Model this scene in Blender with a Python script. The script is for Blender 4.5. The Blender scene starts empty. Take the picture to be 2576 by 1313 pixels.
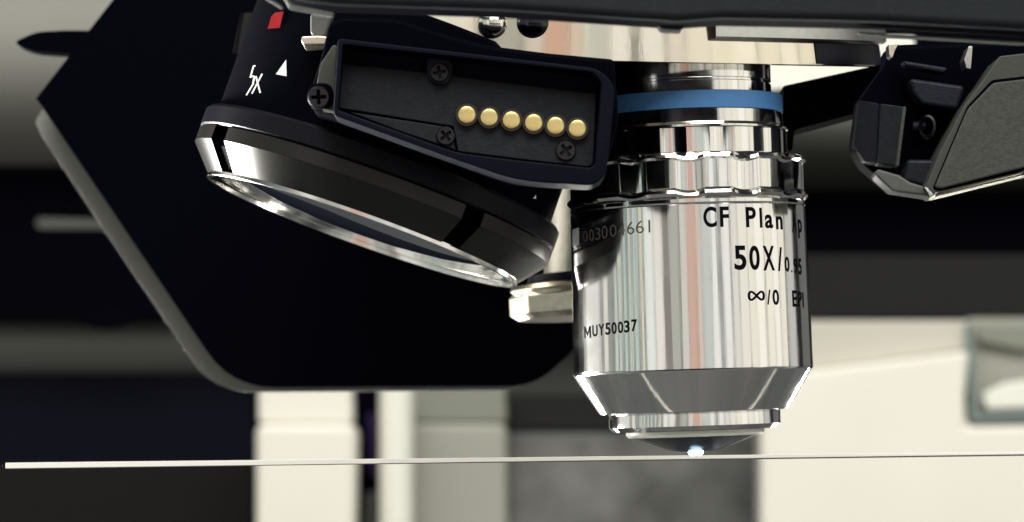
import bpy, bmesh, math, random
from mathutils import Vector, Matrix, noise
random.seed(3)
C = bpy.context.scene
COL = C.collection
S = 0.001                       # code below is in millimetres, the scene in metres
F = 8000.0                      # focal length in the photograph's (2575 px wide) pixels
CX, HY = 1287.5, 1180.0         # principal column and the row of the lens height
R = math.radians

# ------------------------------------------------------------------ camera, world, lamps
cam = bpy.data.cameras.new('camera')
co = bpy.data.objects.new('camera', cam); COL.objects.link(co)
cam.sensor_width = 36; cam.lens = 36*F/2575
cam.shift_y = (HY-656.5)/2575
co.rotation_euler = (R(90), 0, 0)
cam.clip_start = 0.02; cam.clip_end = 50
cam.dof.use_dof = True; cam.dof.focus_distance = 0.384; cam.dof.aperture_fstop = 42
C.camera = co
w = bpy.data.worlds.new('World'); C.world = w; w.use_nodes = True
bg = w.node_tree.nodes['Background']
bg.inputs[0].default_value = (0.9, 0.95, 1, 1); bg.inputs[1].default_value = 0.02
C.view_settings.view_transform = 'Standard'; C.view_settings.look = 'None'
C.view_settings.exposure = 0.45; C.view_settings.gamma = 1
C.cycles.max_bounces = 8; C.cycles.glossy_bounces = 5; C.cycles.diffuse_bounces = 3

CEN = Vector((21, 400, 25))
def lamp(name, az, el, dist, w_deg, h, rad, col, size_x=None):
    l = bpy.data.lights.new(name, 'AREA'); l.shape = 'RECTANGLE'
    wd = size_x or 2*dist*math.tan(R(w_deg/2))
    l.size = wd*S; l.size_y = h*S
    l.energy = rad*math.pi*wd*h*S*S*1.0
    l.color = col
    o = bpy.data.objects.new(name, l); COL.objects.link(o)
    d = Vector((math.sin(R(az))*math.cos(R(el)), -math.cos(R(az))*math.cos(R(el)), math.sin(R(el))))
    o.location = (CEN + d*dist)*S
    o.rotation_euler = d.to_track_quat('Z', 'Y').to_euler()
    return o
WARM = (1, .95, .82); COOL = (.86, 1, .93); PINK = (1, .50, .36); GOLD = (1, .82, .6); WHITE = (1, .99, .94)
# added strip lamps behind the camera, standing in for the bright room chrome mirrors
for az, wd, rad, col in (
    (-113, 24, .62, WHITE), (-93, 5, .72, WARM), (-80, 3.4, .62, WHITE), (-74.5, 2.6, .68, WARM), (-69, 3.2, .62, COOL),
    (-62.5, 2.6, .66, WARM), (-57, 3.6, .60, COOL), (-50.5, 3.0, .95, GOLD), (-38, 17, .92, WHITE), (-18, 8, .36, COOL),
    (-9, 6, .66, WHITE), (-1.5, 8, .62, PINK), (5.2, 4, .72, (1, .80, .70)), (12, 9, .46, COOL), (20.5, 6.5, .90, WHITE), (32, 8, .88, WHITE),
    (40.5, 6, .74, (1, .92, .84)), (49, 9, .86, WARM), (58, 7, .74, WARM), (67, 10, .90, WHITE), (78, 9, .78, WARM), (87.5, 8, .88, WHITE), (97.5, 9, .76, WARM), (110, 13, .84, WHITE)):
    lamp('reflection_strip', az, 8, 1300, wd, 900, rad*.53, col)
for az, rad, col in ((-108, .26, WHITE), (-62, .22, COOL), (-14, .2, (1, .9, .8)), (32, .26, WHITE), (78, .34, WARM), (139, .10, WHITE)):  # added wide lamps behind the strips, filling dark gaps in the chrome
    lamp('backing_fill', az, 8, 1650, 46 if az < 120 else 22, 1150, rad, col)
lamp('overhead_fill', 8, 52, 1500, 0, 900, 5.8, WHITE, 1500)  # unseen overhead fills, added to brighten the cream background and top edges
lamp('overhead_fill', -75, 60, 1300, 0, 600, 3, WHITE, 900)
for pos, aim, wx, wy, rad in (((-232, 515, -36), (-33, 380, 38), 170, 110, 4.6), ((-54, 575, -46), (20, 400, 5), 60, 46, 1.0), ((98, 575, -46), (24, 400, 5), 60, 46, .9)):  # added unseen lamps, low and behind, brightening bevel and limb reflections
    l = bpy.data.lights.new('reflection_fill', 'AREA'); l.shape = 'RECTANGLE'; l.size = wx*S; l.size_y = wy*S; l.color = WHITE; l.spread = R(36 if wx > 100 else 15)
    l.energy = rad*math.pi*wx*wy*S*S
    o = bpy.data.objects.new('reflection_fill', l); COL.objects.link(o)
    o.location = Vector(pos)*S
    o.rotation_euler = (Vector(pos)-Vector(aim)).to_track_quat('Z', 'Y').to_euler()

# ------------------------------------------------------------------ materials
def mat(name, col, rough=.5, metal=0, spec=.5, noise_amt=0, noise_scale=900, bump=0, bump_scale=2500, emit=None, streak=0, coat=0):
    m = bpy.data.materials.new(name); m.use_nodes = True
    nt = m.node_tree; n = nt.nodes; L = nt.links
    b = n['Principled BSDF']
    b.inputs['Base Color'].default_value = (*col, 1); b.inputs['Roughness'].default_value = rough
    b.inputs['Metallic'].default_value = metal; b.inputs['Specular IOR Level'].default_value = spec
    b.inputs['Coat Weight'].default_value = coat
    tc = n.new('ShaderNodeTexCoord')
    if noise_amt:
        t = n.new('ShaderNodeTexNoise'); t.inputs['Scale'].default_value = noise_scale; t.inputs['Detail'].default_value = 5
        L.new(tc.outputs['Object'], t.inputs['Vector'])
        r = n.new('ShaderNodeValToRGB')
        lo = tuple(max(0, c*(1-noise_amt)) for c in col); hi = tuple(min(1, c*(1+noise_amt)) for c in col)
        r.color_ramp.elements[0].position = .3; r.color_ramp.elements[1].position = .7
        r.color_ramp.elements[0].color = (*lo, 1); r.color_ramp.elements[1].color = (*hi, 1)
        L.new(t.outputs['Fac'], r.inputs['Fac']); L.new(r.outputs['Color'], b.inputs['Base Color'])
    if bump:
        t = n.new('ShaderNodeTexNoise'); t.inputs['Scale'].default_value = bump_scale; t.inputs['Detail'].default_value = 4
        L.new(tc.outputs['Object'], t.inputs['Vector'])
        bp = n.new('ShaderNodeBump'); bp.inputs['Strength'].default_value = bump; bp.inputs['Distance'].default_value = 0.0002
        L.new(t.outputs['Fac'], bp.inputs['Height']); L.new(bp.outputs['Normal'], b.inputs['Normal'])
    if streak:                      # fine lengthwise drawing lines of polished metal
        mp = n.new('ShaderNodeMapping'); mp.inputs['Scale'].default_value = (1, 1, .012)
        L.new(tc.outputs['Object'], mp.inputs['Vector'])
        t = n.new('ShaderNodeTexNoise'); t.inputs['Scale'].default_value = 1100; t.inputs['Detail'].default_value = 3
        L.new(mp.outputs['Vector'], t.inputs['Vector'])
        t2 = n.new('ShaderNodeTexNoise'); t2.inputs['Scale'].default_value = 9000; t2.inputs['Detail'].default_value = 2
        L.new(tc.outputs['Object'], t2.inputs['Vector'])
        mx = n.new('ShaderNodeMath'); mx.operation = 'MULTIPLY_ADD'; mx.inputs[1].default_value = .05
        L.new(t2.outputs['Fac'], mx.inputs[0]); L.new(t.outputs['Fac'], mx.inputs[2])
        bp = n.new('ShaderNodeBump'); bp.inputs['Strength'].default_value = streak; bp.inputs['Distance'].default_value = 0.0001
        L.new(mx.outputs[0], bp.inputs['Height']); L.new(bp.outputs['Normal'], b.inputs['Normal'])
    if streak:                      # faint wipe marks
        t3 = n.new('ShaderNodeTexNoise'); t3.inputs['Scale'].default_value = 160; t3.inputs['Detail'].default_value = 6; t3.inputs['Distortion'].default_value = 1.2
        L.new(tc.outputs['Object'], t3.inputs['Vector'])
        mr = n.new('ShaderNodeMapRange'); mr.inputs['From Min'].default_value = .35; mr.inputs['From Max'].default_value = .75
        mr.inputs['To Min'].default_value = rough*.85; mr.inputs['To Max'].default_value = rough*1.7
        L.new(t3.outputs['Fac'], mr.inputs['Value']); L.new(mr.outputs['Result'], b.inputs['Roughness'])
    if emit:
        b.inputs['Emission Color'].default_value = (*emit[0], 1); b.inputs['Emission Strength'].default_value = emit[1]
    return m
M = {
 'chrome': mat('polished_chrome', (.80, .79, .76), .08, 1, streak=.14),
 'chrome2': mat('turned_steel', (.78, .77, .73), .14, 1, streak=.08),
 'warm_chrome': mat('warm_polished_steel', (.80, .74, .62), .09, 1, streak=.08),
 'satin_steel': mat('satin_steel', (.55, .55, .52), .3, 1, noise_amt=.06, bump=.1),
 'cream_steel': mat('warm_nickel', (.82, .77, .65), .28, 1, noise_amt=.08, bump=.15),
 'dark_chrome': mat('black_chrome', (.045, .045, .048), .14, 1, streak=.06),
 'black': mat('matt_black_paint', (.0011, .0011, .0034), .6, 0, .012, bump=.1),
 'black_gloss': mat('black_anodised_metal', (.006, .006, .010), .32, 0, .12, bump=.05),
 'black_satin': mat('black_satin_metal', (.010, .009, .008), .30, 0, .35, bump=.05),
 'black_plastic': mat('black_plastic', (.011, .012, .019), .45, 0, .16, noise_amt=.2, bump=.25),
 'navy_plastic': mat('dark_moulded_plastic', (.0030, .0034, .0095), .55, 0, .07, bump=.2),
 'grey_plastic': mat('charcoal_plastic', (.0145, .016, .020), .5, 0, .14, noise_amt=.2, bump=.3),
 'grain_plastic': mat('grained_grey_plastic', (.050, .052, .046), .6, 0, .25, noise_amt=.18, noise_scale=1700, bump=.35, bump_scale=2600),
 'green_plastic': mat('grey_green_plastic', (.048, .052, .044), .5, 0, .25, bump=.2),
 'bar_paint': mat('dark_grey_paint', (.017, .020, .023), .55, 0, .10, noise_amt=.1, bump=.2),
 'alu': mat('grey_aluminium', (.25, .255, .23), .5, .1, .3, noise_amt=.05),
 'dim_alu': mat('dull_grey_highlight', (.085, .088, .08), .5, .1, .3, noise_amt=.05),
 'gold': mat('gold_plate', (1.0, .83, .37), .33, 1, emit=None),
 'blue': mat('blue_enamel', (.055, .17, .38), .42, 0, .35, noise_amt=.05),
 'ink': mat('black_ink', (.004, .003, .005), .85, 0, .05),
 'etch': mat('etched_grey', (.10, .095, .08), .8, .1, .1),
 'white_ink': mat('white_ink', (.78, .78, .73), .5, 0, .3),
 'grey_ink': mat('silver_ink', (.42, .42, .42), .5, 0, .3),
 'red_ink': mat('red_ink', (.20, .003, .006), .6, 0, .1),
 'screw': mat('black_screw_steel', (.045, .045, .05), .35, 1, bump=.1),
 'recess': mat('screw_recess', (.002, .002, .003), .6, 0, .1),
 'smoked': mat('smoked_bevel_metal', (.055, .054, .050), .20, 1),
 'glass': mat('lens_glass', (.012, .014, .02), .03, 0, .9, coat=.6),
 'clear_glass': mat('clear_glass', (.93, .97, .95), .02, 0, .5),
 'blue_black': mat('blue_black_chrome', (.10, .10, .13), .12, 1, streak=.06),
 'film': mat('brown_grey_film', (.10, .085, .08), .6, 0, .1),  # colour of the added strip along the slide's lower edge
 'nut': mat('aged_nickel', (.40, .37, .30), .34, 1, noise_amt=.12, bump=.2),
 'slide': mat('slide_edge', (.86, .84, .78), .25, 0, .5),
 'lit': mat('lit_front_lens', (.8, .9, 1), .2, 0, .5, emit=((.60, .88, 1.0), 60)),
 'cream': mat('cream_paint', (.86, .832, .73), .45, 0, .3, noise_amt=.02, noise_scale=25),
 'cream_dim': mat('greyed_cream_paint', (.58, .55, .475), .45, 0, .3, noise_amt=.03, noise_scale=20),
 'white_paint': mat('white_paint', (.86, .85, .76), .4, 0, .3),
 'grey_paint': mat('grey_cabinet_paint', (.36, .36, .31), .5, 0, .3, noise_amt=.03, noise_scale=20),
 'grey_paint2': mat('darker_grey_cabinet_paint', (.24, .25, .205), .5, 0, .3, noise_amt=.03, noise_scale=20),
 'mottle': mat('mottled_grey_board', (.125, .125, .118), .8, 0, .2, noise_amt=.6, noise_scale=45),
 'hood': mat('grey_cabinet_enamel', (.26, .255, .23), .8, 0, .1, noise_amt=.03, noise_scale=20),
 'dark_panel': mat('dark_brown_panel', (.007, .006, .005), .6, 0, .15),
 'charcoal_panel': mat('charcoal_panel', (.015, .015, .014), .6, 0, .15),
 'purple': mat('dark_violet_cable', (.02, .004, .06), .4, 0, .3),
 'teal_rubber': mat('teal_gasket', (.20, .255, .24), .6, 0, .3),
 'table': mat('grey_table_laminate', (.105, .106, .11), .6, 0, .08, noise_amt=.2, noise_scale=40),
}

M['clear_glass'].node_tree.nodes['Principled BSDF'].inputs['Transmission Weight'].default_value = 1
# ------------------------------------------------------------------ helpers
def P(x, y, Y):
    "point at depth Y mm behind the lens seen at photograph pixel x, y"
    return Vector(((x-CX)/F*Y, Y, (HY-y)/F*Y))
def mesh(name, verts, faces, m, parent=None, smooth=0, offset=Vector((0, 0, 0)), bevel=0, segs=2):
    me = bpy.data.meshes.new(name)
    me.from_pydata([tuple((Vector(v)-offset)*S) for v in verts], [], faces)
    bm = bmesh.new(); bm.from_mesh(me); bmesh.ops.recalc_face_normals(bm, faces=bm.faces); bm.to_mesh(me); bm.free()
    me.materials.append(M[m] if isinstance(m, str) else m)
    if smooth or bevel:
        me.polygons.foreach_set('use_smooth', [True]*len(me.polygons))
        me.set_sharp_from_angle(angle=R(smooth or 35))
    o = bpy.data.objects.new(name, me); COL.objects.link(o)
    if bevel:
        b = o.modifiers.new('bevel', 'BEVEL'); b.width = bevel*S; b.segments = segs; b.limit_method = 'ANGLE'; b.angle_limit = R(35)
        b.harden_normals = True
    if parent: o.parent = parent
    return o
def thing(name, label, cat, loc=(0, 0, 0), rot=None, group=None):
    o = bpy.data.objects.new(name, None); COL.objects.link(o); o.empty_display_size = .005
    o.location = Vector(loc)*S
    if rot: o.rotation_euler = rot
    o['label'] = label; o['category'] = cat
    if group: o['group'] = group
    return o
def tag(o, label, cat, group=None):
    o['label'] = label; o['category'] = cat
    if group: o['group'] = group
    return o
def off(parent): return parent.location/S if parent else Vector((0, 0, 0))
def lathe(name, prof, m, parent, n=128, smooth=28, rf=None, hf=None, skip=None, u=.05, cap0=True, cap1=True):
    "surface of revolution about local Z; prof = [(radius, height)] in objective pixels of u mm"
    vs, fs = [], []
    k = len(prof)
    for i in range(n):
        a = 2*math.pi*i/n
        for j, (r, h) in enumerate(prof):
            rr = rf(a, r, h) if rf else r
            vs.append((rr*u*math.sin(a), -rr*u*math.cos(a), (h+hf(a, r, h) if hf else h)*u))
    for i in range(n):
        if skip and skip(2*math.pi*(i+.5)/n): continue
        a, b = i*k, ((i+1) % n)*k
        for j in range(k-1): fs.append((a+j, b+j, b+j+1, a+j+1))
    if cap0 and prof[0][0] > .01: fs.append([i*k for i in range(n)])
    if cap1 and prof[-1][0] > .01: fs.append([i*k+k-1 for i in range(n)])
    return mesh(name, vs, fs, m, parent, smooth)
def rounded(pts, rad, seg=6):
    out = []
    n = len(pts)
    for i in range(n):
        p = Vector(pts[i]); a = Vector(pts[i-1]); b = Vector(pts[(i+1) % n])
        r = rad[i] if isinstance(rad, (list, tuple)) else rad
        r = min(r, (a-p).length*.45, (b-p).length*.45)
        if r < .5: out.append(tuple(p)); continue
        s = p+(a-p).normalized()*r; e = p+(b-p).normalized()*r
        for t in range(seg+1):
            t /= seg
            out.append(tuple(s*(1-t)**2+p*2*t*(1-t)+e*t*t))
    return out
def prism(name, pts, Y, depth, m, parent=None, bevel=0, segs=2, rad=0, Yf=None):
    "solid plate: the outline seen at depth Y, pushed straight back by depth mm; Yf(x, y) tilts the front"
    if rad: pts = rounded(pts, rad)
    fr = [P(x, y, Yf(x, y) if Yf else Y) for x, y in pts]
    n = len(fr)
    vs = fr+[v+Vector((0, depth, 0)) for v in fr]
    fs = [list(range(n)), list(range(2*n-1, n-1, -1))]+[(i, i+n, (i+1) % n+n, (i+1) % n) for i in range(n)]
    return mesh(name, vs, fs, m, parent, 0, off(parent), bevel, segs)
def frame_prism(name, outer, inner, Y, depth, m, parent, bevel=0):
    "plate with a hole (both outlines have the same count of points)"
    n = len(outer)
    o = [P(x, y, Y) for x, y in outer]; i_ = [P(x, y, Y) for x, y in inner]
    D = Vector((0, depth, 0))
    vs = o+i_+[v+D for v in o]+[v+D for v in i_]
    fs = []
    for k in range(n):
        q = (k+1) % n
        fs += [(k, q, n+q, n+k), (2*n+k, 3*n+k, 3*n+q, 2*n+q), (k, 2*n+k, 2*n+q, q), (n+k, n+q, 3*n+q, 3*n+k)]
    return mesh(name, vs, fs, m, parent, 0, off(parent), bevel)
def extrude_x(name, prof, x0, x1, m, parent=None, smooth=40):
    "profile [(Y, z)] in mm swept along x"
    n = len(prof)
    vs = [(x0, a, b) for a, b in prof]+[(x1, a, b) for a, b in prof]
    fs = [list(range(n)), list(range(2*n-1, n-1, -1))]+[(i, (i+1) % n, (i+1) % n+n, i+n) for i in range(n)]
    return mesh(name, vs, fs, m, parent, smooth, off(parent))
def box(name, x0, x1, y0, y1, Y, depth, m, parent=None, bevel=0, segs=3):
    return prism(name, [(x0, y0), (x1, y0), (x1, y1), (x0, y1)], Y, depth, m, parent, bevel, segs)
def on_cylinder(T, r, px, py):
    "angle and height (mm) where the sight line through a pixel meets the front of a cylinder of radius r about T's axis"
    inv = T.matrix_basis.inverted()
    o = inv @ Vector((0, 0, 0)); d = inv.to_3x3() @ Vector(((px-CX)/F, 1, (HY-py)/F))
    a = d.x**2+d.y**2; b = 2*(o.x*d.x+o.y*d.y); c = o.x**2+o.y**2-(r*S)**2
    q = max(0, b*b-4*a*c)
    t = (-b-math.sqrt(q))/(2*a)
    p = o+d*t
    return math.atan2(p.x, -p.y), p.z/S
_glyphs = {}; FAT = .026
def glyph(ch):
    if (ch, FAT) in _glyphs: return _glyphs[ch, FAT]
    if ch == '∞':
        vs, fs = [], []; n = 72
        for i in range(n):
            t = 2*math.pi*i/n; p = Vector((.5+.5*math.cos(t)*.92, .5+.88*math.sin(t)*math.cos(t)))
            dd = Vector((-math.sin(t)*.46, .88*math.cos(2*t))).normalized()
            nn = Vector((-dd.y, dd.x))*.075
            nn.y *= 1.6
            vs += [(*(p+nn), 0), (*(p-nn), 0)]
        fs = [(2*i, 2*i+1, (2*i+3) % (2*n), (2*i+2) % (2*n)) for i in range(n)]
    elif ch == 'M':
        t = .2
        vs = [(0, 0, 0), (t, 0, 0), (t, 1, 0), (0, 1, 0), (1-t, 0, 0), (1, 0, 0), (1, 1, 0), (1-t, 1, 0),
              (t, 1, 0), (t, .68, 0), (.5, .12, 0), (.5, .44, 0), (1-t, 1, 0), (1-t, .68, 0)]
        fs = [(0, 1, 2, 3), (4, 5, 6, 7), (8, 9, 10, 11), (11, 10, 13, 12)]
    else:
        cu = bpy.data.curves.new('t', 'FONT'); cu.body = ch; cu.resolution_u = 6; cu.offset = FAT
        ob = bpy.data.objects.new('t', cu); COL.objects.link(ob)
        me = bpy.data.meshes.new_from_object(ob)
        bm = bmesh.new(); bm.from_mesh(me)
        xs = [v.co.x for v in bm.verts]
        for k in range(1, 5):       # so that a glyph can bend round the barrel
            x = min(xs)+(max(xs)-min(xs))*k/5
            bmesh.ops.bisect_plane(bm, geom=bm.verts[:]+bm.edges[:]+bm.faces[:], plane_co=(x, 0, 0), plane_no=(1, 0, 0))
        bm.verts.index_update()
        vs = [tuple(v.co) for v in bm.verts]; fs = [[v.index for v in f.verts] for f in bm.faces]
        bm.free(); bpy.data.objects.remove(ob)
    x0 = min(v[0] for v in vs); x1 = max(v[0] for v in vs); y0 = min(v[1] for v in vs); y1 = max(v[1] for v in vs)
    vs = [((v[0]-x0)/(x1-x0), (v[1]-y0)/(y1-y0)) for v in vs]
    _glyphs[ch, FAT] = (vs, fs); return vs, fs
def barrel_r(h):
    h /= .05
    return (295+6*max(0, min(1, (606-h)/392)))*.05
def lettering(T, parent, r, items, m, lift=.03, fatten=0):
    "items: (char, x0, x1, y_top_at_x0, y_bottom_at_x0, y shift at x1); glyph boxes measured in the photograph, laid round the barrel"
    V, Fc = [], []
    for ch, x0, x1, yt, yb in items:
        a0, h0 = on_cylinder(T, r, x0, yb); a1, _ = on_cylinder(T, r, x1, yb)
        _, ht = on_cylinder(T, r, x0, yt)
        vs, fs = glyph(ch); b = len(V)
        for u, v in vs:
            a = a0+(a1-a0)*u; h = h0+(ht-h0)*v
            q_ = barrel_r(h)+lift; V.append((q_*math.sin(a), -q_*math.cos(a), h))
        Fc += [[i+b for i in f] for f in fs]
    return mesh('lettering', V, Fc, m, parent)
def wrap_poly(name, T, parent, r, pts, m, lift=.03):
    V = []
    for x, y in pts:
        a, h = on_cylinder(T, r, x, y); V.append(((r+lift)*math.sin(a), -(r+lift)*math.cos(a), h))
    return mesh(name, V, [list(range(len(V)))], m, parent)
def frame_rot(up, toward=0):
    "rotation that sends local Z to up and keeps local -Y towards the camera"
    z = Vector(up).normalized(); y = Vector((0, 1, 0)); x = y.cross(z).normalized(); y = z.cross(x)
    return Matrix((x, y, z)).transposed().to_euler()

_screw = None
def screw(parent, x, y, Y, r_px, ang, depth=1.2):
    "flat head with a cut cross recess, facing the camera"
    r = r_px*Y/F
    n = 32
    bm = bmesh.new()
    ring = [bm.verts.new((r*.9*math.cos(2*math.pi*i/n), 0, r*.9*math.sin(2*math.pi*i/n))) for i in range(n)]
    ring2 = [bm.verts.new((r*math.cos(2*math.pi*i/n), .15, r*math.sin(2*math.pi*i/n))) for i in range(n)]
    ring3 = [bm.verts.new((r*math.cos(2*math.pi*i/n), depth, r*math.sin(2*math.pi*i/n))) for i in range(n)]
    a, b = r*.17, r*.68
    cr = [(a, b), (-a, b), (-a, a), (-b, a), (-b, -a), (-a, -a), (-a, -b), (a, -b), (a, -a), (b, -a), (b, a), (a, a)]
    ca, sa = math.cos(R(ang)), math.sin(R(ang))
    cr = [(p*ca-q*sa, p*sa+q*ca) for p, q in cr]
    c0 = [bm.verts.new((p, 0, q)) for p, q in cr]; c1 = [bm.verts.new((p*.85, .5*r, q*.85)) for p, q in cr]
    e = []
    for L in (ring, c0):
        for i in range(len(L)): e.append(bm.edges.new((L[i], L[(i+1) % len(L)])))
    bmesh.ops.triangle_fill(bm, edges=e, use_beauty=True)
    for A, B in ((ring, ring2), (ring2, ring3), (c0, c1)):
        for i in range(len(A)):
            j = (i+1) % len(A); bm.faces.new((A[i], A[j], B[j], B[i]))
    rec = bm.faces.new(c1)
    bmesh.ops.recalc_face_normals(bm, faces=bm.faces)
    for f in bm.faces:
        if all(v in set(c0) | set(c1) for v in f.verts): f.material_index = 1
    me = bpy.data.meshes.new('screw')
    for v in bm.verts: v.co = (v.co+P(x, y, Y)-off(parent))*S
    bm.to_mesh(me); bm.free()
    me.materials.append(M['screw']); me.materials.append(M['recess'])
    o = bpy.data.objects.new('screw', me); COL.objects.link(o); o.parent = parent
    return o

# ------------------------------------------------------------------ far setting: the dim room behind
t = mesh('tabletop', [(-900, 200, -75), (900, 200, -75), (900, 1500, -75), (-900, 1500, -75), (-900, 200, -100), (900, 200, -100), (900, 1500, -100), (-900, 1500, -100)],
         [(0, 1, 2, 3), (4, 5, 6, 7), (0, 1, 5, 4), (1, 2, 6, 5), (2, 3, 7, 6), (3, 0, 4, 7)], 'table'); t['kind'] = 'structure'
YB = 1000
def zb(y, Y=YB): return (HY-y)/F*Y
# rounded hood over everything behind the bracket
T = thing('instrument_hood', 'large dark rounded instrument hood, pale along its top, behind the black plate', 'cabinet', (-70, 1000, 60))
prof = []
for i in range(27):
    a = R(84-i*6.4)
    prof.append((1010-60*math.cos(a), zb(165)+(34 if a > 0 else 34)*math.sin(a)))
prof += [(1100, prof[-1][1]), (1100, prof[0][1])]
extrude_x('shell', prof, -260, 78, 'hood', T)
prism('lower_panel', [(-800, 418), (1900, 418), (1900, 804), (-800, 804)], 990, 20, 'black', T, .6)
o = prism('rod', rounded([(92, 548), (420, 558), (420, 574), (92, 574)], [12, 1, 1, 12]), 930, 4, 'dim_alu', T, .8)
o['label'] = 'pale horizontal rod'
T = thing('instrument_hood', 'dark cabinet shell to the right of the chrome objective, its upper bulge catching light', 'cabinet', (110, 1000, 60))
prof = []
for i in range(24):
    a = R(80-i*6.6)
    prof.append((1032-58*math.cos(a), zb(345)+(22 if a > 0 else 18)*math.sin(a)))
prof += [(1100, prof[-1][1]), (1100, prof[0][1])]
extrude_x('bulge', prof, 80, 260, 'green_plastic', T)
prism('shell', [(1900, -60), (3300, -60), (3300, 804), (1900, 804)], 1006, 30, 'black', T, .6)
box('lower_panel', 1990, 3300, 640, 803, 1004, 1.8, 'charcoal_panel', T, .4)
T = thing('low_cabinet', 'dark rounded low cabinet behind the slide, black oval knob on its top edge', 'cabinet', (-110, 960, -74))
prof = []
for i in range(20):
    a = R(80-i*8)
    prof.append((1052-40*math.cos(a), zb(850)+(12 if a > 0 else 17)*math.sin(a)))
prof += [(1090, prof[-1][1]), (1090, prof[0][1])]
extrude_x('top_roll', prof, -260, -76, 'alu', T)
prism('back_panel', [(-800, 940), (640, 940), (640, 1172), (-800, 1172)], 1016, 20, 'navy_plastic', T, .6)
prism('front_panel', [(-700, 1168), (638, 1168), (638, 1800), (-700, 1800)], 1004, 30, 'dark_panel', T, .6)
k = lathe('knob', [(.1, 24), (34, 21), (60, 13), (75, 4), (78, 0), (75, -4), (60, -13), (34, -21), (.1, -24)], 'black', T, 48, u=.1225)
k.location = (P(268, 806, 982)-off(T))*S; k.scale = (1, .1, 1)
T = thing('dark_cabinet', 'dark grey mottled board standing behind the chrome objective', 'board', (50, 1010, -74))
prism('panel', [(1268, 1090), (1990, 1090), (1990, 1780), (1268, 1780)], 1000, 12, 'mottle', T, .8)
prism('rail', [(1268, 1000), (1990, 1000), (1990, 1080), (1268, 1080)], 1004, 8, 'charcoal_panel', T, .8)
prism('upper_panel', [(1000, 800), (1990, 800), (1990, 998), (1000, 998)], 1012, 6, 'green_plastic', T, .8)
T = thing('post', 'broad cream post with a stepped collar under the left of the black plate', 'post', (-64, 960, -74))
prism('cap', [(648, 940), (884, 940), (888, 1066), (648, 1066)], 952, 14, 'cream', T, 1.5)
prism('shaft', [(642, 1066), (896, 1066), (897, 1100), (884, 1800), (642, 1800)], 949, 20, 'cream', T, 2.5)
T = thing('cable_post', 'dark violet cable post between two pale posts', 'post', (-46, 970, -74))
prism('post_body', [(880, 950), (960, 950), (960, 1800), (880, 1800)], 985, 10, 'black', T, 1)
prism('cable', rounded([(922, 1040), (946, 1040), (948, 1200), (930, 1200)], 8), 978, 5, 'purple', T, 1)
prism('foot', [(915, 1240), (950, 1235), (952, 1800), (905, 1800)], 980, 4, 'dim_alu', T, 1)
T = thing('post', 'narrow bright white round post beside the dark violet cable', 'post', tuple(P(997, 1770, 965)))
c = lathe('shaft', [(44, 0), (44, 840)], 'white_paint', T, 48, u=.1206)
T = thing('column', 'broad grey column standing between the white post and the dark mottled board', 'column', (-16, 980, -74))
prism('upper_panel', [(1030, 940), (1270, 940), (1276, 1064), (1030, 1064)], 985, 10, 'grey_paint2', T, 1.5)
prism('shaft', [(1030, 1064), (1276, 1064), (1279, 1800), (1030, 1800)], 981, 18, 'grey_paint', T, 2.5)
T = thing('cream_cabinet', 'cream cabinet filling the right background, rounded handle recess at its right edge', 'cabinet', (150, 980, -74))
prism('lower_panel', [(1912, 945), (2440, 880), (2428, 1000), (2432, 1072), (3000, 1060), (3000, 1800), (1912, 1800)], 955, 20, 'cream', T, 2)
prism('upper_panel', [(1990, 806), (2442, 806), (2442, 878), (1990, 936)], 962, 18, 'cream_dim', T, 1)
prism('recess_back', [(2436, 800), (3000, 800), (3000, 1066), (2436, 1066)], 972, 4, 'grey_paint', T)
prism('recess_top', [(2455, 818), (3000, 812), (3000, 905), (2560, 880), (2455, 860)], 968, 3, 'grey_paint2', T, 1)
prism('gasket', rounded([(2430, 810), (2446, 810), (2456, 1040), (3000, 1020), (3000, 1046), (2440, 1058)], 12), 958, 6, 'teal_rubber', T, 1)
prism('handle', rounded([(2470, 990), (2530, 962), (3000, 900), (3000, 1010), (2480, 1032)], 14), 960, 7, 'white_paint', T, 3)

# ------------------------------------------------------------------ black mounting plate on the left
T = thing('mounting_plate', 'large black angular plate at the left with a pale grey sloping edge', 'plate', tuple(P(900, 975, 470)))
pl = rounded([(330, -60), (700, -120), (1480, -120), (1480, 845), (1345, 970), (580, 974), (101, 262), (90, 248)], [1, 1, 1, 30, 70, 110, 6, 2])
prism('front_plate', [(290+50, -50), (1500, -50)]+pl[3:] if False else pl, 470, 7, 'black', T, 1.6, 3)
bp = rounded([(330, -40), (1400, -40), (1400, 900), (1300, 980), (535, 986), (412, 802), (236, 540), (100, 334), (88, 306), (104, 280)], [1, 1, 1, 40, 110, 60, 10, 30, 10, 6])
prism('backing_plate', bp, 480, 5, 'alu', T, 1.2, 3)
h = rounded([(30, 107), (90, 80), (160, 76), (420, 78), (420, 138), (160, 134), (80, 128)], 22)
o = prism('handle', h, 474, 5, 'black', T, 1.6, 4)

# ------------------------------------------------------------------ turret
tilt = R(1.4)
tc = P(1400, 152, 423)
T = TU = thing('turret', 'bright chrome rotating turret under the dark arm, holding the objectives', 'turret', tuple(tc))
T.rotation_euler = (R(7.4), R(1.2), 0)
up = .05375
lathe('rim', [(500, 4), (840, 0), (850, 3), (830, 104), (820, 106), (600, 108)], 'warm_chrome', T, 200, u=up*.94)
lathe('flange', [(700, 64), (852, 60), (860, 66), (850, 150), (700, 160)], 'satin_steel', T, 240, u=up*.94, skip=lambda a: not .44 < a < 1.75, smooth=20)
lathe('dark_reflection', [(846, 6), (851.5, 6), (841, 58), (836, 58)], 'black_gloss', T, 240, u=up*.94, skip=lambda a: not .83 < a < 1.9, cap0=False, cap1=False)  # dark reflection on the chrome rim, put in as a black arc
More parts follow.
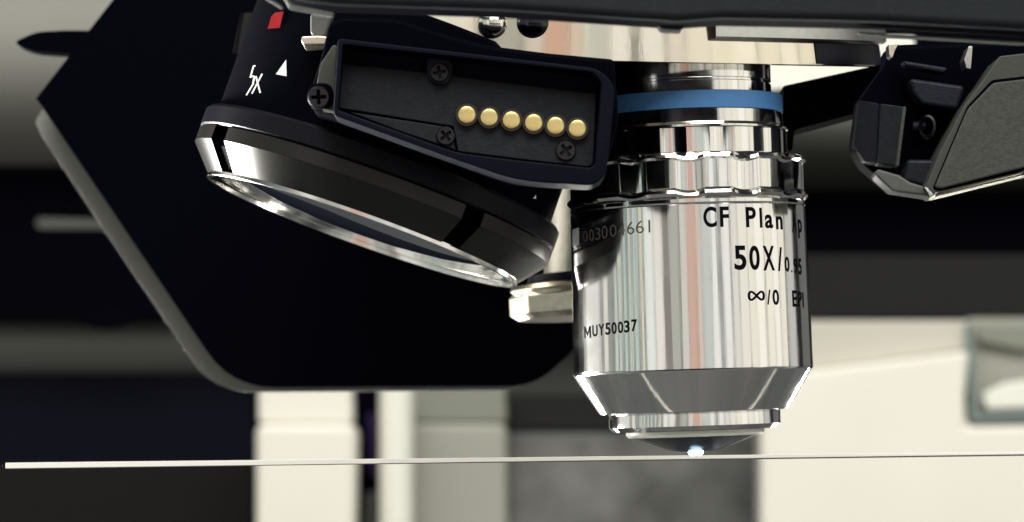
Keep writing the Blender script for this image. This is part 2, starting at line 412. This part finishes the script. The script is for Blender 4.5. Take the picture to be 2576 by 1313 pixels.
# detent balls on the rim
for x, r, m, lab in ((1240, 40, 'chrome2', 'silver detent ball'), (1341, 47, 'dark_chrome', 'black detent ball')):
    y = 100-r+2 if m == 'chrome2' else 107-r+2
    Yd = 382
    bm = bmesh.new(); bmesh.ops.create_uvsphere(bm, u_segments=32, v_segments=20, radius=r*Yd/F*S)
    me = bpy.data.meshes.new('detent_ball'); bm.to_mesh(me); bm.free()
    me.polygons.foreach_set('use_smooth', [True]*len(me.polygons)); me.materials.append(M[m])
    o = bpy.data.objects.new('detent_ball', me); COL.objects.link(o); o['label'] = lab
    o.location = P(x, y, Yd)*S
    o.parent = T; o.matrix_parent_inverse = T.matrix_basis.inverted()

# ------------------------------------------------------------------ main objective
GRP = 'objectives carried by the turret'
base = P(1750, 1140, 400)
T = O50 = thing('objective_lens', 'upright polished chrome objective with blue band, marked 50X, its tip lit', 'objective', tuple(base), None, GRP)
T.rotation_euler = (R(1.0), R(-2.0), 0)
lathe('mount_collar', [(200, 1010), (219, 1008), (219, 924), (214, 922), (214, 917), (219, 915), (219, 890), (244, 888)], 'chrome', T)
lathe('colour_band', [(240, 888), (246, 887), (246.6, 845), (240, 844)], 'blue', T, cap0=False, cap1=False)
lathe('neck', [(240, 845), (243, 843), (244, 812), (257, 804), (257, 799), (240, 797)], 'chrome', T, cap0=False, cap1=False)
NF = 13
def flute(a, r, h):
    c = math.cos(NF*a+.4)
    d = 7*max(0, c)**.8
    return r-d
lathe('grip_neck', [(244, 800), (254, 797), (254, 735), (250, 730)], 'chrome', T, 416, rf=lambda a, r, h: r-9*max(0, math.cos(NF*a+2.2))**.7, cap0=False, cap1=False)
lathe('knurled_ring', [(250, 738), (288, 734), (298, 729), (300, 722), (293, 716), (293, 648), (301, 641), (303, 634), (297, 627), (270, 625)], 'chrome', T, 520, rf=lambda a, r, h: r if r < 280 else flute(a, r, h), hf=lambda a, r, h: -7*max(0, math.cos(NF*a+.4))**.8 if r > 280 else 0, cap0=False, cap1=False)
BA = lathe('barrel', [(270, 628), (288, 627), (294.5, 620), (295, 612), (293, 608), (295, 606), (301, 214), (301.5, 207), (300, 203)], 'chrome', T, 256, cap0=False, cap1=False)
lathe('cone', [(300, 203.5), (299, 202), (239, 106), (234, 104), (214, 103)], 'chrome', T, 256, cap0=False, cap1=False)
lathe('front_ring', [(214, 106), (215.5, 101), (215.5, 70), (205, 59)], 'chrome', T, 256, cap0=False, cap1=False)
lathe('groove', [(206, 60), (200, 58), (184, 66), (172, 66)], 'black', T, 128, cap0=False, cap1=False)
lathe('nose_ring', [(174, 68), (174, 49), (168, 43), (160, 44)], 'white_paint', T, 256, cap0=False, cap1=False)
lathe('nose_cone', [(161, 45), (64, 9), (40, 5), (22, 4.5), (18, 7)], 'blue_black', T, 256, cap0=False, cap1=False)
lathe('front_lens', [(19, 10), (18.5, 2), (15, -3.5), (8, -6.4), (.02, -7)], 'lit', T, 48)
rb = 295*.05+.02
def row(T, r, s, boxes, *a, **k): return lettering(T, BA, r, [(c, *b) for c, b in zip(s, boxes)], *a, **k)
def q(x, y): return ((2250+x/3.125)*.77866, (600+y/3.126)*.77866)       # enlargement of the right of the barrel
def qb(x0, x1, yt, yb): return (*[(2250+v/3.125)*.77866 for v in (x0, x1)], *[(600+v/3.126)*.77866 for v in (yt, yb)])
row(T, 14.80, 'CFPlanAp', [qb(70, 205, 212, 422), qb(238, 330, 210, 416), qb(500, 602, 214, 420), qb(640, 664, 222, 424), qb(692, 772, 290, 430), qb(803, 868, 306, 440), qb(964, 1010, 262, 470), qb(1026, 1064, 340, 530)], 'ink')
row(T, 14.87, '50X/0.95', [qb(383, 505, 604, 852), qb(536, 640, 604, 852), qb(672, 790, 606, 856), qb(822, 868, 620, 862), qb(890, 938, 716, 868), qb(955, 966, 852, 876), qb(980, 1022, 728, 888), qb(1030, 1060, 734, 898)], 'ink')
row(T, 14.92, '∞/0EPI', [qb(516, 690, 1060, 1164), qb(712, 748, 1050, 1200), qb(768, 832, 1048, 1204), qb(968, 1014, 1056, 1222), qb(1024, 1062, 1066, 1226), qb(1070, 1080, 1074, 1230)], 'ink')
def lb(x0, x1, yt, yb): return (*[(1830+v/2.985)*.77866 for v in (x0, x1)], *[(680+v/2.984)*.77866 for v in (yt, yb)])
row(T, 14.95, 'MUY50037', [lb(175, 238, 1118, 1232), lb(252, 302, 1106, 1216), lb(310, 368, 1094, 1206), lb(376, 426, 1082, 1200), lb(436, 486, 1076, 1192), lb(497, 548, 1070, 1184), lb(556, 610, 1060, 1178), lb(626, 682, 1050, 1168)], 'ink')
FAT = -.008
row(T, 14.82, '003004661', [lb(160, 204, 200, 305), lb(220, 262, 184, 296), lb(278, 326, 168, 284), lb(340, 396, 152, 272), lb(418, 482, 138, 254), lb(500, 562, 122, 242), lb(584, 652, 110, 232), lb(668, 744, 100, 222), lb(790, 806, 92, 212)], 'etch')
qm = [((1830+x/2.985)*.77866, (680+y/2.984)*.77866) for x, y in ((56, 182), (116, 164), (120, 330), (60, 346))]
V, Fc = [], []
for k in range(9):
    t = k/8
    for (xa, ya), (xb, yb) in ((qm[0], qm[1]), (qm[3], qm[2])):
        an, hh = on_cylinder(T, barrel_r(27.3), xa+(xb-xa)*t, ya+(yb-ya)*t); q_ = barrel_r(hh)+.03
        V.append((q_*math.sin(an), -q_*math.cos(an), hh))
    if k: Fc.append((2*k-2, 2*k, 2*k+1, 2*k-1))
mesh('index_mark', V, Fc, 'white_ink', BA)

# ------------------------------------------------------------------ tilted low-power objective
T = O5 = thing('objective_lens', 'wide black tilted objective with silver rim and dark front glass, marked 5x', 'objective', tuple(P(910, 585, 400)), None, GRP)
T.rotation_euler = frame_rot((.33, .032, .944))
SL = lathe('sleeve', [(438, 162), (440, 158), (440, 496), (430, 505)], 'black', T, 200, cap0=False)
for k, m in (('x', 0),): pass
lathe('shoulder', [(434, 168), (462, 168), (469, 160), (469.5, 118), (464, 113)], 'black_gloss', T, 200, cap0=False, cap1=False)
def in_slot(a):
    for c, hw in ((-.98, .075), (.60, .06)):
        d = (a-c+math.pi) % (2*math.pi)-math.pi
        if abs(d) < hw: return True
    return False
lathe('rim', [(436, 112), (466, 112), (468.5, 110), (468.5, 76), (440, 70)], 'black_satin', T, 720, skip=in_slot, cap0=False, cap1=False)
lathe('silver_bevel', [(440, 77), (468.8, 75.5), (413, 11), (405, 11)], 'smoked', T, 720, skip=in_slot, cap0=False, cap1=False)
lathe('slot_floor', [(444, 114), (444, 66), (400, 17)], 'black', T, 200, cap0=False, cap1=False)
lathe('front_lip', [(404, 12), (411, 11), (411.5, 2), (410, 0), (402, 0), (399.4, .6), (398.2, 15)], 'chrome2', T, 256, cap0=False, cap1=False)
lathe('recess_wall', [(398, 12), (376, 12), (374, 16)], 'black', T, 256, cap0=False, cap1=False)
lathe('retaining_ring', [(376, 10), (371.6, 10.5), (370.5, 26), (358, 26), (353, 13), (350, 12), (348.4, 31), (344, 32)], 'chrome2', T, 256, cap0=False, cap1=False)
lathe('front_lens', [(346, 30), (300, 20), (220, 9), (120, 2), (40, 0), (.1, -.3)], 'glass', T, 128)
r5 = 440*.05
def five(x0, x1, yt, yb): return (x0, x1, yt, yb)
def slant(name, strokes, m):
    "strokes drawn in photograph pixels on the sleeve"
    V, Fc = [], []
    for (x0, y0), (x1, y1), wd in strokes:
        d = Vector((x1-x0, y1-y0)).normalized(); nn = Vector((-d.y, d.x))*wd/2
        b = len(V)
        for p in ((x0+nn.x, y0+nn.y), (x1+nn.x, y1+nn.y), (x1-nn.x, y1-nn.y), (x0-nn.x, y0-nn.y)):
            a, h = on_cylinder(O5, r5, *p); V.append(((r5+.04)*math.sin(a), -(r5+.04)*math.cos(a), h))
        Fc.append((b, b+1, b+2, b+3))
    return mesh(name, V, Fc, m, SL)
slant('lettering', [((637, 167), (643, 166), 3.6), ((638, 167), (630, 196), 3.6), ((631, 193), (640, 192), 3.6), ((640, 192), (637, 212), 4.2), ((637, 212), (620, 240), 3.6), ((660, 186), (634, 236), 3.6), ((644, 192), (655, 234), 4.2)], 'white_ink')
wrap_poly('pointer_mark', O5, SL, r5, [(694, 187), (720, 150), (721, 192)], 'white_ink')
wrap_poly('dot_mark', O5, SL, r5, [(678, 75), (687, 44), (697, 34), (718, 31), (708, 72)], 'red_ink', .3)
wrap_poly('pointer_mark', O5, SL, r5, [(1340, 499), (1347, 490), (1348, 500)], 'white_ink')

# third objective, half hidden
T = thing('objective_lens', 'warm nickel objective with a knurled end, mostly hidden between the two others', 'objective', tuple(P(1500, 800, 436)), None, GRP)
T.rotation_euler = (R(0), R(-3), 0)
u = .0545
lathe('barrel', [(150, 96), (128, 110), (112, 200), (96, 330), (90, 420)], 'cream_steel', T, 96, u=u)
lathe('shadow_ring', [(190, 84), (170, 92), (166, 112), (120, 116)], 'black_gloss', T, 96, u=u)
def octo(a, r, h):
    s = 2*math.pi/9
    d = (a+.25) % s-s/2
    return r*min(1, .955/math.cos(d)) if 10 < h < 66 else r
lathe('knurled_ring', [(170, 0), (196, 2), (214, 14), (217, 16), (217, 58), (214, 62), (206, 70), (214, 76), (208, 86), (170, 90)], 'nut', T, 360, rf=octo, u=u, smooth=20)

# ------------------------------------------------------------------ contact block with gold pins
T = CB = thing('contact_block', 'black plastic contact block with six gold pins and cross-head screws', 'connector', tuple(P(1200, 470, 364)))
hs = [(806, 150), (826, 60), (858, 42), (1000, 46), (1110, 82), (1230, 114), (1380, 133), (1545, 148), (1556, 300), (1515, 455), (1290, 452), (1120, 396), (960, 330), (786, 276), (776, 240)]
prism('housing', rounded(hs, 14), 369, 9, 'black', T, .6)
n = 8
out = [(850, 96), (1505, 172), (1548, 215), (1524, 440), (1492, 467), (1300, 455), (1140, 400), (838, 290)]
inn = [(862, 112), (1490, 182), (1512, 206), (1496, 412), (1484, 422), (1310, 404), (1150, 384), (850, 276)]
def rr(p, r): return rounded(p, r, 5)
RO = [12, 40, 40, 30, 40, 60, 60, 10]; RI = [10, 14, 14, 10, 10, 30, 30, 6]
frame_prism('frame', rr(out, RO), rr(inn, RI), 362, 6.8, 'navy_plastic', T, .22)
prism('recess_floor', [(854, 104), (1500, 178), (1505, 420), (1310, 412), (1148, 392), (842, 282)], 366.6, 2.2, 'navy_plastic', T)
prism('pin_plate', [(858, 160), (1080, 183), (1130, 190), (1500, 236), (1492, 412), (1480, 420), (1320, 402), (1152, 381), (1140, 318), (852, 272)], 365.2, 1.6, 'grey_plastic', T, .15)
prism('lower_plate', [(876, 281), (1134, 321), (1146, 378), (1010, 332)], 365.3, 1.5, 'grey_plastic', T, .15)
prism('screw_boss', rounded([(1072, 142), (1140, 150), (1136, 190), (1124, 214), (1092, 214), (1074, 190)], 16), 364.4, 2.4, 'black_plastic', T, .3)
prism('screw_ear', [(797, 205), (806, 160), (838, 112), (848, 114), (842, 280), (800, 272)], 366.0, 4, 'green_plastic', T, .3)
prism('screw_boss', rounded([(774, 208), (838, 208), (838, 272), (774, 272)], 30), 365.2, 5, 'black', T, .3)
for x, y, r, a, Y in ((1105, 182, 24, 10, 364.0), (801, 244, 28, 3, 364.8), (1121, 341, 24, 40, 364.8), (1423, 378, 26, 35, 364.8)):
    screw(T, x, y, Y, r, a)
for x, y in ((1174, 289), (1230, 295.5), (1286, 302.5), (1342, 309.5), (1397, 316.5), (1452, 323.5)):
    o = lathe('contact_pin', [(22, -14), (22, 1), (21, 2.6), (18.5, 3.3), (10, 3.8), (.1, 4)], 'gold', T, 40, u=364.6/F)
    o.rotation_euler = (R(90), 0, 0); o.location = (P(x, y, 364.6)-off(T))*S
    o2 = lathe('pin_sleeve', [(29, -6), (28, 1.0), (22.5, 1.4)], mat('brown_insulator', (.02, .009, .004), .5) if x == 1174 else bpy.data.materials['brown_insulator'], o, 40, u=364.6/F, cap0=False, cap1=False)

# ------------------------------------------------------------------ dark arm across the top
T = thing('microscope_arm', 'long dark grey arm along the top edge, slightly out of focus', 'arm', tuple(P(1600, 20, 330)))
ar = [(676, -160), (696, -40), (716, -14), (760, 0), (850, 10), (1280, 24), (1700, 52), (1820, 44), (2200, 52), (2750, 82), (2750, -160)]
prism('arm_body', ar, 330, 2.4, 'bar_paint', T, .9, 4)
prism('lower_body', [(x, y+3) for x, y in ar], 332.42, 6.2, 'black', T, .6, 3)
prism('bevel_highlight', [(712, -20), (733, 12), (840, 33), (838, 40), (728, 20), (704, -20)], 329.2, 1.5, 'dim_alu', T, .2)  # bevel highlights of the arm's left end, put in as grey strips
prism('bevel_highlight', [(672, -10), (712, 16), (708, 20), (664, -6)], 334, 1.5, 'dim_alu', T, .2)
prism('bumper', rounded([(1640, 40), (1730, 46), (1716, 76), (1662, 73)], 8), 336, 3, 'grey_plastic', T, .5)
prism('under_edge', [(2160, 80), (2750, 113), (2750, 119), (2160, 85)], 336, 2, 'dim_alu', T, .15)

# clips under the arm's left end
o = prism('stop_pin', rounded([(758, 91), (800, 88), (830, 92), (830, 114), (764, 114), (757, 104)], 9), 377, 6, 'cream_steel', None, .6)
tag(o, 'small bright metal stop pin left of the contact block, under the arm', 'pin')
o = prism('grey_tab', [(780, 30), (840, 38), (818, 96), (780, 88)], 379, 6, 'dim_alu', None, .5)
tag(o, 'dull grey metal tab above the bright stop pin', 'tab')

# ------------------------------------------------------------------ support arm and drive block on the right
o = prism('support_arm', [(1968, 216), (2226, 159), (2300, 150), (2300, 250), (2160, 283), (1998, 327), (1993, 380), (1978, 380), (1966, 300)], 414, 9, 'black', None, .35)
tag(o, 'black wedge-shaped support arm running from the chrome objective to the drive block', 'arm')
o = prism('light_panel', [(1860, 92), (2300, 92), (2300, 205), (1860, 232)], 640, 5, 'white_paint', None, .4)
tag(o, 'bright cream panel showing as a sliver between turret and black support arm', 'panel')
T = DB = thing('drive_block', 'faceted black drive block at the right with a grained grey cover', 'motor housing', tuple(P(2350, 496, 395)))
body = [(2162, 250), (2226, 162), (2232, 112), (2700, 96), (2700, 430), (2575, 438), (2349, 492), (2244, 478), (2172, 414), (2146, 369)]
prism('housing', body, 398, 7, 'black', T, .8, 3)
prism('side_panel', [(2161, 252), (2211, 259), (2204, 412), (2175, 408), (2147, 366)], 395, 3.2, 'black_plastic', T, .25, Yf=lambda x, y: 394+(2211-x)*.06)
prism('side_panel', [(2214, 260), (2272, 268), (2254, 417), (2207, 412)], 394, 4, 'grey_plastic', T, .2, Yf=lambda x, y: 391+(2275-x)*.035)
prism('edge_strip', [(2271, 267), (2280, 269), (2261, 420), (2253, 418)], 390.6, 3, 'grain_plastic', T, .25)
prism('step_block', [(2288, 196), (2428, 216), (2408, 276), (2318, 262), (2296, 232)], 393, 4, 'black_plastic', T, .5)
prism('step_edge', [(2270, 152), (2384, 170), (2376, 184), (2276, 166)], 394, 3, 'black_plastic', T, .3)
prism('lower_block', [(2280, 400), (2382, 402), (2346, 474), (2330, 470), (2268, 455)], 393, 4, 'black_plastic', T, .5)
ro = lathe('socket_ring', [(20, 0), (30, 0), (31, 3), (26, 6), (20, 4), (20, 0)], 'screw', T, 48, u=.049, cap0=False, cap1=False)
ro.rotation_euler = (R(90), 0, R(-52)); ro.location = (P(2333, 320, 394)-off(T))*S
rs = lathe('spring_pin', [(13, 0), (13, 30), (8, 34)], 'black_plastic', T, 24, u=.049)
rs.rotation_euler = (0, R(90), 0); rs.location = (P(2296, 318, 396)-off(T))*S
prism('cover_frame', rounded([(2328, 468), (2362, 385), (2423, 268), (2470, 205), (2514, 141), (2700, 120), (2700, 426), (2575, 436), (2350, 492)], 6), 388, 9, 'green_plastic', T, .6, 3)
prism('cover_plate', rounded([(2351, 470), (2434, 274), (2498, 208), (2700, 184), (2700, 402), (2575, 421), (2366, 474)], 10), 387.2, 2, 'grain_plastic', T, .35, 3)
prism('cover_seam', rounded([(2345, 474), (2432, 268), (2494, 201), (2700, 177), (2700, 412), (2575, 430), (2362, 480)], 10), 387.8, 1, 'black', T, .1)
prism('underside_highlight', [(2350, 484), (2560, 434), (2590, 422), (2700, 405), (2700, 418), (2592, 436), (2350, 496)], 387.4, 6, 'cream_steel', T, .35)  # lit underside of the block, its brightness put into paler metal strips
prism('underside_highlight', [(2206, 424), (2262, 440), (2290, 458), (2336, 472), (2350, 496), (2244, 481), (2200, 440)], 391, 5, 'dim_alu', T, .35)
o = prism('clip', rounded([(2234, 111), (2259, 110), (2250, 128), (2244, 146), (2236, 140)], 3), 393, 3, 'cream_steel', T, .3)
o = prism('clip', rounded([(2424, 150), (2436, 116), (2446, 116), (2442, 174), (2430, 172)], 3), 392, 4, 'satin_steel', T, .3)

# ------------------------------------------------------------------ slide under the tip
a = P(14, 1171, 372); b = P(3300, 1132, 402)
dx = (b-a).normalized(); dy = Vector((-dx.y, dx.x, 0)).normalized(); up_ = Vector((0, 0, 1))
dp = 26
T = thing('glass_slide', 'thin bright glass slide seen edge-on just below the lit lens tip', 'slide', tuple(a))
def slab(name, d0, d1, k, m, bev):
    vs = []
    for d in (d0, d1): vs += [a+dy*d-up_*.34*k, a+dy*d+up_*.34*k, b+dy*d-up_*.17*k, b+dy*d+up_*.17*k]
    return mesh(name, vs, [(0, 2, 3, 1), (4, 5, 7, 6), (0, 1, 5, 4), (2, 6, 7, 3), (1, 3, 7, 5), (0, 4, 6, 2)], m, T, 0, a, bev)
slab('ground_edge', 0, .5, 1, 'slide', .05)
slab('plate', .501, dp, .985, 'clear_glass', .03)
fv = []
for d in (-.03, .4):
    fv += [a+dy*d-up_*.40, a+dy*d-up_*.342, b+dy*d-up_*.25, b+dy*d-up_*.0]
mesh('under_film', fv, [(0, 2, 3, 1), (4, 5, 7, 6), (0, 1, 5, 4), (2, 6, 7, 3), (1, 3, 7, 5), (0, 4, 6, 2)], 'film', T, 0, a)  # added brown-grey strip along the slide's lower edge, wider to the right
